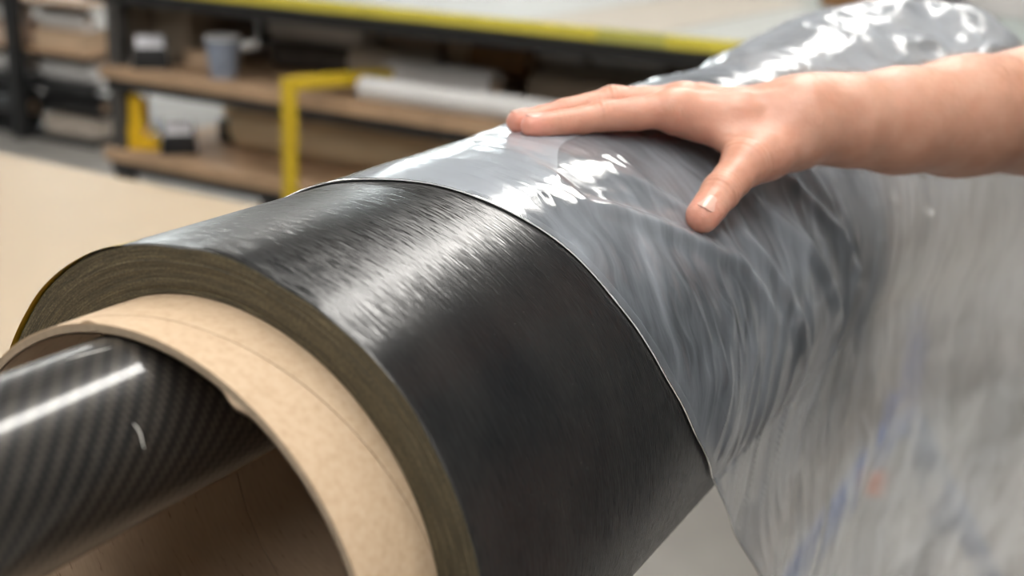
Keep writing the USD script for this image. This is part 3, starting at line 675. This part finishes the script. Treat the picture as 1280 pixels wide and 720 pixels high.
f2.cap(LW + A(-.018, .006, -.02), LW + A(-.052, .016, -.062), .017, .0125, .01); f2.cap(LW + A(-.052, .016, -.062), LW + A(-.060, .028, -.110), .0120, .0090, .004)
CH, BE, HI = A(.478, .695, 1.33), A(.500, .695, 1.13), A(.505, .695, .96)
f2.cap(SH, LS, .060, .060, .05)
for oy in (-.075, .075):
    f2.cap(CH + A(0, oy, 0), BE + A(0, oy * .75, 0), .112, .102, .05); f2.cap(BE + A(0, oy * .75, 0), HI + A(0, oy, 0), .102, .112, .05)
    f2.cap(HI + A(.01, oy * 1.25, -.03), A(.485, .695 + oy * 1.5, .50), .088, .060, .03); f2.cap(A(.485, .695 + oy * 1.5, .50), A(.51, .695 + oy * 1.5, .09), .058, .040, .02)
    f2.cap(A(.53, .695 + oy * 1.5, .045), A(.37, .695 + oy * 1.9, .030), .036, .028, .02)
HD = A(.425, .695, 1.640)
f2.cap(A(.480, .695, 1.44), A(.452, .695, 1.56), .062, .056, .03)
f2.cap(HD + A(.025, 0, .022), HD + A(-.010, 0, .025), .084, .078, .03); f2.cap(HD + A(-.015, 0, .0), HD + A(-.040, 0, -.075), .066, .040, .03)
f2.cap(HD + A(-.088, 0, .008), HD + A(-.103, 0, -.026), .009, .013, .012)                                              # nose
for sy in (-1, 1):
    f2.cap(HD + A(.018, sy * .079, .012), HD + A(.014, sy * .076, -.025), .015, .011, .006, )                          # ears
    f2.cap(HD + A(-.094, sy * .032, .014), HD + A(-.096, sy * .030, .013), .0135, .0135, .010, sub=True)               # eye sockets
    f2.cap(HD + A(-.080, sy * .032, .013), HD + A(-.081, sy * .031, .013), .0125, .0125, .002)                         # eyeballs under lids
f2.cap(HD + A(-.082, -.020, -.058), HD + A(-.082, .020, -.058), .0075, .0075, .005)                                     # mouth
figure = f2.mesh(); taubin(figure, 5)
def solid(m):
    return m3.Manifold(m3.Mesh(np.asarray(m.vertices, np.float32), np.asarray(m.faces, np.uint32)))
arm_v = np.array(arm.vertices)
both = solid(arm) + solid(figure)
if both.is_empty() or both.num_tri() < 1000: body = cat([arm, figure])
else:
    mm = both.to_mesh(); body = trimesh.Trimesh(mm.vert_properties[:, :3], mm.tri_verts, process=False)
person = thing('person', 'person in a dark teal short sleeve resting the right hand flat on the film', 'person')
red = np.zeros(len(arm.vertices))
for nm, (J, rd) in FING.items():                   # redder finger ends and knuckles
    for q, (a_, w__) in enumerate(((.25, .016), (.35, .012), (.40, .011), (.80, .014))):
        red = np.maximum(red, a_ * np.exp(-(np.linalg.norm(arm.vertices - J[q], axis=1) / w__) ** 2))
pink_ = .16 * np.clip((rot(WR[0])[0] + .02 - rot(arm.vertices)[:, 0]) / .04, 0, 1)
red = np.maximum(red, pink_); red *= .75 + .5 * meshkit.fbm(arm.vertices * 90, 2, 71)
from scipy.spatial import cKDTree
dist_, near_ = cKDTree(arm.vertices).query(body.vertices)
redb = np.where(dist_ < .004, red[near_], 0)
obj('body', body, 'skin', person, smooth=True, uv=np.stack([redb, redb], 1))
# nails
def nail(c, d, n, L, W_, lift=0):
    d = d / np.linalg.norm(d); n = n - d * (n @ d); n /= np.linalg.norm(n); sd = np.cross(d, n)
    u, w_ = np.meshgrid(np.linspace(-1, 1, 17), np.linspace(-1, 1, 15), indexing='ij')
    x = u * L * (1 - .0 * w_ ** 2); y = w_ * W_ * np.where(u > 0, np.sqrt(np.clip(1 - (u * .97) ** 4, 0, 1)), np.sqrt(np.clip(1 - (u * .95) ** 2, 0, 1)) * .4 + .6 * np.sqrt(np.clip(1 - (u * .98) ** 4, 0, 1)))
    z = -(y / W_) ** 2 * W_ * .42 - np.clip(u - .4, 0, 1) ** 2 * L * .12
    top = c + x[..., None] * d + y[..., None] * sd + (z + lift)[..., None] * n
    bot = top - n * .0012
    rim = []
    g1, g2 = grid(top), grid(bot)
    per = [top[0], top[:, -1], top[-1, ::-1], top[::-1, 0]]; peb = [bot[0], bot[:, -1], bot[-1, ::-1], bot[::-1, 0]]
    g3 = grid(np.stack([np.vstack(per), np.vstack(peb)], 1))
    vs = [g1[0], g2[0], g3[0]]; o = np.cumsum([0] + [len(q) for q in vs])
    return (np.vstack(vs), np.vstack([g[1] + o[q] for q, g in enumerate((g1, g2, g3))]))
def nail_on(nm, nvec, L, W_, back, out):
    J, rd = FING[nm]; d = J[3] - J[2]; d = d / np.linalg.norm(d); n = np.array(nvec, float); n = n - d * (n @ d); n /= np.linalg.norm(n)
    c0 = J[3] - d * back
    o, _, _ = trimesh.proximity.closest_point_naive(arm, [c0 + n * rd[3]]) if False else (None, None, None)
    near = arm.vertices[np.linalg.norm(arm.vertices - c0, axis=1) < .02]
    q = near - c0; s_ = q @ n; lat_ = np.linalg.norm(q - s_[:, None] * n, axis=1)
    hgt = min(s_[lat_ < .002].max(), rd[3] * 1.15) if (lat_ < .002).any() else rd[3]
    return nail(c0 + n * (hgt + out), d, n, L, W_)
obj('fingernail', nail_on('thumb', (.35, -.55, .75), .0068, .0060, .0022, .0003), 'nail_skin', person, smooth=True, label='pale thumbnail')
for nm, b in (('index', .002), ('middle', .002)):
    obj('fingernail', nail_on(nm, (-.35, -.25, .9), .0056, .0047, b, .0003), 'nail_skin', person, smooth=True)
# shirt, jeans, shoes, hair
def cloth(name, caps, lo, hi, mat, h=.006, clip=None, label=None):
    f = Field(lo, hi, h)
    for c in caps: f.cap(*c)
    if clip is not None:
        zz = f.ax[2][None, None, :]
        f.F = np.maximum(f.F, np.broadcast_to(np.maximum(clip[0] - zz, zz - clip[1]), f.F.shape).astype(np.float32))
    m = f.mesh(); taubin(m, 4)
    m.vertices = m.vertices + m.vertex_normals * ((meshkit.fbm(m.vertices * [14, 14, 9], 3, 81) - .5) * .014)[:, None]
    return obj(name, m, mat, person, smooth=True, label=label)
tor = [(SH, LS, .069, .069, .05)]; leg_ = []
for oy in (-.075, .075):
    tor += [(CH + A(0, oy, 0), BE + A(0, oy * .75, 0), .124, .117, .05), (BE + A(0, oy * .75, 0), HI + A(0, oy, -.06), .117, .128, .05)]
    leg_ += [(HI + A(0, oy, .04), HI + A(.01, oy * 1.2, -.05), .118, .112, .05), (HI + A(.01, oy * 1.25, -.03), A(.485, .695 + oy * 1.5, .50), .098, .073, .03), (A(.485, .695 + oy * 1.5, .50), A(.515, .695 + oy * 1.5, .075), .072, .058, .02)]
tor += [(SH, SH + (EL - SH) * .35, .070, .069, .03), (LS, LS + (LE - LS) * .62, .066, .064, .03)]
cloth('shirt', tor, [.25, .33, .75], [.75, 1.02, 1.6], 'teal_cotton', clip=(.86, 1.475), label='dark teal shirt')
cloth('jeans', leg_, [.30, .40, .0], [.70, .99, 1.12], 'denim', clip=(.05, 1.02), label='dark blue jeans')
for oy in (-1, 1):
    cloth('shoe', [(A(.54, .695 + oy * .112, .048), A(.38, .695 + oy * .140, .036), .046, .038, .02)], [.28, .695 + oy * .13 - .11, -.02], [.64, .695 + oy * .13 + .11, .14], 'black_plastic', h=.005, clip=(.002, .12))
cloth('hair', [(HD + A(.034, 0, .034), HD + A(-.002, 0, .048), .090, .078, .03), (HD + A(.055, 0, .0), HD + A(.060, 0, -.045), .070, .045, .03)], HD + A(-.14, -.14, -.14), HD + A(.2, .14, .18), 'hair_short', h=.004)
# sleeve of the shirt
d = (SH - EL) / np.linalg.norm(SH - EL); u = np.cross(d, [0, 0, 1.0]); u /= np.linalg.norm(u); w_ = np.cross(u, d)
HEMC = EL + (SH - EL) * .16
L = np.linalg.norm(SH - HEMC)
aa = np.linspace(0, 2 * PI, 97)
prof = [(0, .0755), (0, .0790), (.004, .0805), (.016, .0800), (.018, .0780), (.06, .074), (.12, .066), (L * .9, .070), (L * .9, .066), (.06, .070), (0, .0755)]
S = []
for l_, r_ in prof:
    rr2 = r_ + .0022 * np.sin(5 * aa + 20 * l_) + .0015 * np.sin(9 * aa - 30 * l_)
    rad_ = np.cos(aa)[:, None] * u + np.sin(aa)[:, None] * w_; fdir = (FO[2] - FO[4]) / np.linalg.norm(FO[2] - FO[4])
    droop = np.clip(rad_ @ fdir + .35, 0, 1)[:, None] * max(0, 1 - l_ / .10) * .040      # the hem hangs forward over the elbow
    S.append(HEMC + d * l_ + rr2[:, None] * rad_ + droop * (fdir - .15 * d))
obj('sleeve', grid(np.stack(S, 1)), 'teal_cotton', person, smooth=45, label='dark teal short sleeve')
# fine arm hair
tri = arm.triangles_center; fn = arm.face_normals; ar = arm.area_faces
al = rot(tri)[:, 0]; w_x = rot(WR[0])[0]
sel = np.where(al > w_x - .01)[0]
ok = rng.choice(sel, 2600, p=ar[sel] / ar[sel].sum())
pts_, wid = [], []
axd = (FO[3] - FO[0]) / np.linalg.norm(FO[3] - FO[0])
for i in ok:
    n = fn[i]; g = np.cross(n, axd) * rng.normal(.5, .35) - axd * rng.normal(.5, .3); g = g - n * (g @ n); g /= np.linalg.norm(g) + 1e-9
    L = rng.uniform(.006, .012); p0 = tri[i] - n * .0003
    pts_ += [p0, p0 + n * L * .25 + g * L * .35, p0 + n * L * .32 + g * L * .75, p0 + n * L * .26 + g * L]
    wid += [.00007, .00006, .00005, .00002]
bc = UsdGeom.BasisCurves.Define(stage, pathname('arm_hair', person))
bc.CreateTypeAttr('cubic'); bc.CreateBasisAttr('bezier'); bc.CreateCurveVertexCountsAttr(Vt.IntArray([4] * len(ok)))
bc.CreatePointsAttr(Vt.Vec3fArray.FromNumpy(np.array(pts_, np.float32))); bc.CreateWidthsAttr(Vt.FloatArray.FromNumpy(np.array(wid, np.float32))); bc.SetWidthsInterpolation('vertex')
UsdShade.MaterialBindingAPI.Apply(bc.GetPrim()).Bind(MAT['hair_brown']); tag(bc, kind='stuff')

# ---------------------------------------------------------------- bench with shelves behind
BY = 2.46
b = thing('packing_bench', 'long steel bench with yellow-edged pale top and wooden shelves, blurred behind the roll', 'bench')
obj('bench_top', box(-2.95, 2.3, BY + .01, 4.3, .985, 1.02, .003), 'bench_surface', b)
segs = [(-2.95, -1.75, 'yellow_edge'), (-1.748, -.99, 'yellow_edge'), (-.988, -.80, 'green_yellow_edge'), (-.798, .6, 'yellow_edge'), (.602, 2.3, 'yellow_edge')]
for x0, x1, m in segs: obj('edge_strip', box(x0, x1, BY - .004, BY + .014, .992, 1.0245, .002), m, b, label='greener length of the yellow edging' if m[0] == 'g' else None)
obj('front_rail', box(-2.9, 2.25, BY + .02, BY + .05, .945, .985, .003), 'black_steel', b)
obj('back_rail', box(-2.9, 2.25, 4.2, 4.23, .91, .985, .003), 'black_steel', b)
SXR = -.56
for px_ in (-2.80, SXR - .06):
    for py_ in (BY + .02, 3.22):
        obj('leg', box(px_, px_ + .055, py_, py_ + .055, 0, .985, .004), 'grey_steel', b)
obj('leg', box(2.1, 2.155, BY + .02, BY + .075, 0, .985, .004), 'grey_steel', b)
obj('leg', box(2.1, 2.155, 4.1, 4.155, 0, .985, .004), 'grey_steel', b)
for z in (.741, .46):
    for q in range(3):                            # shelf boards side by side
        y0 = BY + .005 + q * .275
        obj('shelf_board', box(-2.83, SXR, y0, y0 + .272, z - .043, z, .003), 'shelf_wood', b)
    obj('shelf_rail', box(-2.80, SXR, BY + .012, BY + .05, z - .075, z - .043), 'black_steel', b); obj('shelf_rail', box(-2.80, SXR, 3.2, 3.24, z - .075, z - .043), 'black_steel', b)
obj('back_panel', box(-2.80, SXR, 3.25, 3.262, .76, .98, .002), 'taupe_card', b)
obj('side_panel', box(-2.80, -2.788, 2.56, 3.21, .76, .98, .002), 'taupe_card', b)
obj('foot_rail', box(-2.78, SXR, BY + .03, BY + .06, .10, .14, .003), 'black_steel', b)
# sheets lying on the bench
def sheet(x0, x1, y0, y1, z, m, label):
    s = obj('sheet', box(x0, x1, y0, y1, z, z + .004, .001), m); tag(s, label, 'sheet')
sheet(-1.80, -1.235, BY + .03, 3.9, 1.02, 'white_sheet', 'white sheet lying on the bench top, left of the cream one')
sheet(-1.225, -.835, BY + .03, 3.9, 1.02, 'cream_sheet', 'cream sheet lying on the bench top between two paler ones')
sheet(-.825, -.54, BY + .03, 3.6, 1.02, 'offwhite_sheet', 'off-white sheet on the bench top beside the raised film')
def carton(name, x0, x1, y0, y1, z0, z1, m, label, cat_='box', flaps=True, group=None, tape=True):
    t = thing(name, label, cat_, ((x0 + x1) / 2, (y0 + y1) / 2, z0), group=group); a, c, h = (x1 - x0) / 2, (y1 - y0) / 2, z1 - z0
    obj('body', box(-a, a, -c, c, 0, h - .003, .003), m, t)
    if flaps:
        obj('flap', box(-a, a, -c, -.001, h - .003, h, .0008), m, t); obj('flap', box(-a, a, .001, c, h - .003, h, .0008), m, t)
    return t
carton('cardboard_box', -.78, -.56, 3.75, 4.05, 1.02, 1.10, 'brown_paper', 'brown box standing at the back of the bench top')
carton('tool_case', -.34, .0, 3.9, 4.15, 1.02, 1.13, 'grey_film', 'grey case standing at the back of the bench top, top right')
# things on the middle shelf
carton('cardboard_box', -2.80, -2.60, 2.66, 2.78, .741, .945, 'taupe_card', 'tall taupe cardboard box at the left end of the middle shelf')
def dispenser(x, y, z, rz, label):
    t = thing('tape_dispenser', label, 'tape dispenser', (x, y, z), rz, 'black dispensers on the bench shelves')
    obj('base', trimesh.convex.convex_hull(np.array([(sx * .060, sy * .055, 0) for sx in (-1, 1) for sy in (-1, 1)] + [(sx * .056, sy * .05, .055) for sx in (-1, 1) for sy in (-1, 1)])), 'black_plastic', t)
    a = np.linspace(0, PI, 13); prof = [(.052 * math.cos(q), .055 + .050 * math.sin(q)) for q in a]
    pts = np.array([(sx * .052, y_, z_) for y_, z_ in prof for sx in (-1, 1)])
    obj('lid', trimesh.convex.convex_hull(pts), 'black_plastic', t, smooth=40)
    pts = np.array([(sx * .045, y_ * 1.02 - .003, z_ + .002) for y_, z_ in prof[5:12] for sx in (-1, 1)])
    obj('cover', trimesh.convex.convex_hull(pts), 'shiny_white', t, smooth=40, label='shiny white cover')
    return t
dispenser(-2.665, 2.545, .741, 45, 'black dispenser with shiny white cover on the middle shelf, in front of the taupe box')
dispenser(-2.585, 2.575, .46, 45, 'black dispenser with shiny white cover on the lower shelf, right of the yellow tool')
carton('cardboard_box', -2.60, -2.45, 2.63, 2.75, .741, .795, 'tan_card', 'low tan box on the middle shelf, left of the pale cup')
t = thing('paint_cup', 'pale blue and white paper cup standing on the middle shelf', 'cup', (-2.345, 2.545, .741))
obj('cup_wall', lathe_z([(0, 0), (0, .040), (.125, .056), (.125, .053), (.004, .037), (.004, 0)]), 'cup_blue', t)
obj('rim', lathe_z([(.122, .0555), (.128, .0585), (.131, .056), (.126, .0535)]), 'white_wrap', t)
def roll_x(name, x0, x1, y, z, r, m, label, cat_='roll', hole=.35, group=None, rz=0, endm=None):
    t = thing(name, label, cat_, ((x0 + x1) / 2, y, z), rz, group); L = (x1 - x0) / 2
    obj('wrap', lathe_x([(-L, r * hole), (-L, r * .97), (-L + .004, r), (L - .004, r), (L, r * .97), (L, r * hole)], (0, 0, r)), m, t, smooth=30)
    obj('core', lathe_x([(-L - .006, r * hole * .8), (-L - .006, r * hole), (L + .006, r * hole), (L + .006, r * hole * .8)], (0, 0, r)), endm or 'tan_card', t, smooth=30)
    return t
SH2 = .741
roll_x('wrapped_roll', -2.42, -2.02, 2.90, SH2 + .085, .055, 'grey_film', 'grey film-wrapped roll lying over the dark bundles on the middle shelf')
roll_x('fabric_roll', -2.38, -2.05, 2.86, SH2, .043, 'dark_fabric', 'dark bundle on the middle shelf right behind the pale cup')
roll_x('fabric_roll', -2.36, -2.0, 2.96, SH2, .042, 'dark_fabric', 'dark bundle at the back of the middle shelf under the grey roll')
carton('cardboard_box', -2.06, -1.84, 3.02, 3.18, SH2, .90, 'pink_card', 'pinkish brown box at the back of the middle shelf above the yellow arm')
carton('cardboard_box', -1.78, -1.56, 2.98, 3.18, SH2, .905, 'tan_card', 'tan box at the back of the middle shelf right of the pinkish one')
roll_x('fabric_roll', -2.05, -1.72, 2.86, SH2, .055, 'taupe_wrap', 'taupe roll lying in front of the pinkish brown box')
roll_x('wrapped_roll', -1.80, -1.42, 2.70, SH2, .052, 'grey_film', 'grey roll lying behind the long pale roll on the middle shelf')
roll_x('paper_roll', -1.62, -1.42, 2.90, SH2 + .06, .045, 'brown_paper', 'orange-brown paper roll near the middle of the shelf')
roll_x('wrapped_roll', -1.52, -1.28, 2.99, SH2 + .105, .035, 'white_wrap', 'white wrapped roll high under the bench top, left of its twin')
roll_x('wrapped_roll', -1.22, -1.0, 2.95, SH2 + .115, .033, 'light_film', 'pale wrapped roll under the bench top, right of its white twin')
roll_x('fabric_roll', -1.42, -.66, 3.02, SH2, .053, 'taupe_wrap', 'long taupe roll lying under the two pale ones')
roll_x('fabric_roll', -1.36, -.66, 2.83, SH2, .050, 'taupe_card', 'long brownish roll lying at the right of the middle shelf')
t = roll_x('wrapped_roll', -1.77, -.90, BY + .055, SH2, .036, 'light_film', 'long pale grey roll lying along the front edge of the middle shelf')
# things on the lower shelf
carton('cardboard_box', -2.74, -2.50, 2.96, 3.14, .46, .59, 'cream_card', 'cream box at the back of the lower shelf, behind the black dispenser')
t = thing('heat_gun', 'bright yellow pistol-shaped tool standing on the lower shelf by the corner leg', 'tool', (-2.745, BY + .085, .46), 25)
obj('handle', trimesh.convex.convex_hull(np.array([(sx * .030, y, z) for sx in (-1, 1) for y, z in ((-.035, .06), (.04, .05), (.035, .165), (-.03, .18))] + [(sx * .02, y, z) for sx in (-1, 1) for y, z in ((-.02, .19), (.025, .178))])), 'yellow_plastic', t)
obj('foot', trimesh.convex.convex_hull(np.array([(x, y, z) for x, z in ((-.035, 0), (.085, 0), (.085, .022), (.03, .072), (-.03, .075)) for y in (-.04, .04)])), 'yellow_plastic', t)
obj('nozzle', lathe_y([(0, 0), (0, .02), (.05, .017), (.05, 0)], (0, .03, .15)), 'black_plastic', t)
carton('parts_bin', -2.60, -2.46, 2.78, 2.90, .46, .545, 'black_plastic', 'black bin on the lower shelf behind the dispenser', 'bin', flaps=False)
t = thing('cardboard_tube', 'wide tan cardboard tube with a dark hole lying along the lower shelf', 'cardboard tube', (0, 2.78, .46))
obj('tube_wall', lathe_x([(-2.47, .028), (-2.47, .085), (-.9, .085), (-.9, .028)], (0, 0, .085)), 'cream_card', t)
obj('end_plug', lathe_x([(-2.45, .0), (-2.45, .0278), (-2.44, .0278), (-2.44, 0)], (0, 0, .085)), 'black_plastic', t, label='dark hole of the tube')
# yellow steel bracket in front of the shelves
t = thing('yellow_guard', 'yellow steel guard with an upright and a short arm in front of the shelves', 'guard', (0, 0, 0))
GX, GY = -1.885, 2.315
obj('upright', box(GX - .018, GX + .018, GY - .018, GY + .018, 0, .815, .004), 'yellow_paint', t)
obj('arm', bar([GX + .005, GY + .015, .798], [GX + .135, GY + .42, .798], .040, .038), 'yellow_paint', t)
obj('foot_plate', box(GX - .06, GX + .06, GY - .06, GY + .06, 0, .008), 'yellow_paint', t)

# ---------------------------------------------------------------- dark storage rack at the far left
t = thing('storage_rack', 'black steel storage rack with loaded shelves at the far left', 'rack')
RX0, RX1, RY0, RY1 = -6.0, -4.46, 3.78, 4.5
for x in (-4.985, -6.0):
    for y in (RY0, RY1): obj('post', box(x, x + .07, y, y + .07, 0, 2.0, .005), 'black_steel', t)
for z in (.035, .30, .47, .72):
    obj('shelf_rail', box(RX0, RX1, RY0 + .075, RY0 + .115, z - .035, z - .012), 'black_steel', t); obj('shelf_rail', box(RX0, RX1, RY1 - .04, RY1, z - .035, z - .012), 'black_steel', t)
    obj('shelf_board', box(RX0, RX1, RY0 + .075, RY1, z - .012, z, .002), 'shelf_wood' if z > .4 else 'black_steel', t)
def rr_(x0, x1, y, z, r, m, label, nm='wrapped_roll'): roll_x(nm, x0, x1, y, z, r, m, label)
rr_(-5.30, -5.03, 3.98, .30, .065, 'light_film', 'pale roll on the left rack, left of the black post, second shelf')
rr_(-4.90, -4.47, 3.98, .30, .062, 'light_film', 'pale roll on the left rack, right of the black post, second shelf')
rr_(-5.40, -4.55, 4.16, .30, .066, 'grey_film', 'grey roll at the back of the second shelf of the left rack')
rr_(-5.35, -5.03, 3.96, .035, .10, 'black_plastic', 'black roll low on the left rack, left of the post')
rr_(-4.89, -4.49, 3.97, .13, .065, 'black_plastic', 'black roll on the left rack lying on the grey case')
carton('storage_case', -4.88, -4.5, 3.90, 4.1, .035, .128, 'taupe_wrap', 'grey-brown case at the bottom of the left rack', 'case')
carton('cardboard_box', -5.45, -5.02, 3.9, 4.2, .47, .575, 'pink_card', 'brown box on the upper board of the left rack, left of the post')
carton('cardboard_box', -4.90, -4.52, 3.9, 4.15, .47, .57, 'tan_card', 'brown box on the upper board of the left rack, right of the post')
rr_(-5.45, -5.03, 3.97, .578, .05, 'white_wrap', 'white roll on the left rack on top of the left brown box')
rr_(-4.89, -4.56, 3.97, .573, .05, 'white_wrap', 'white roll on the left rack on top of the right brown box')
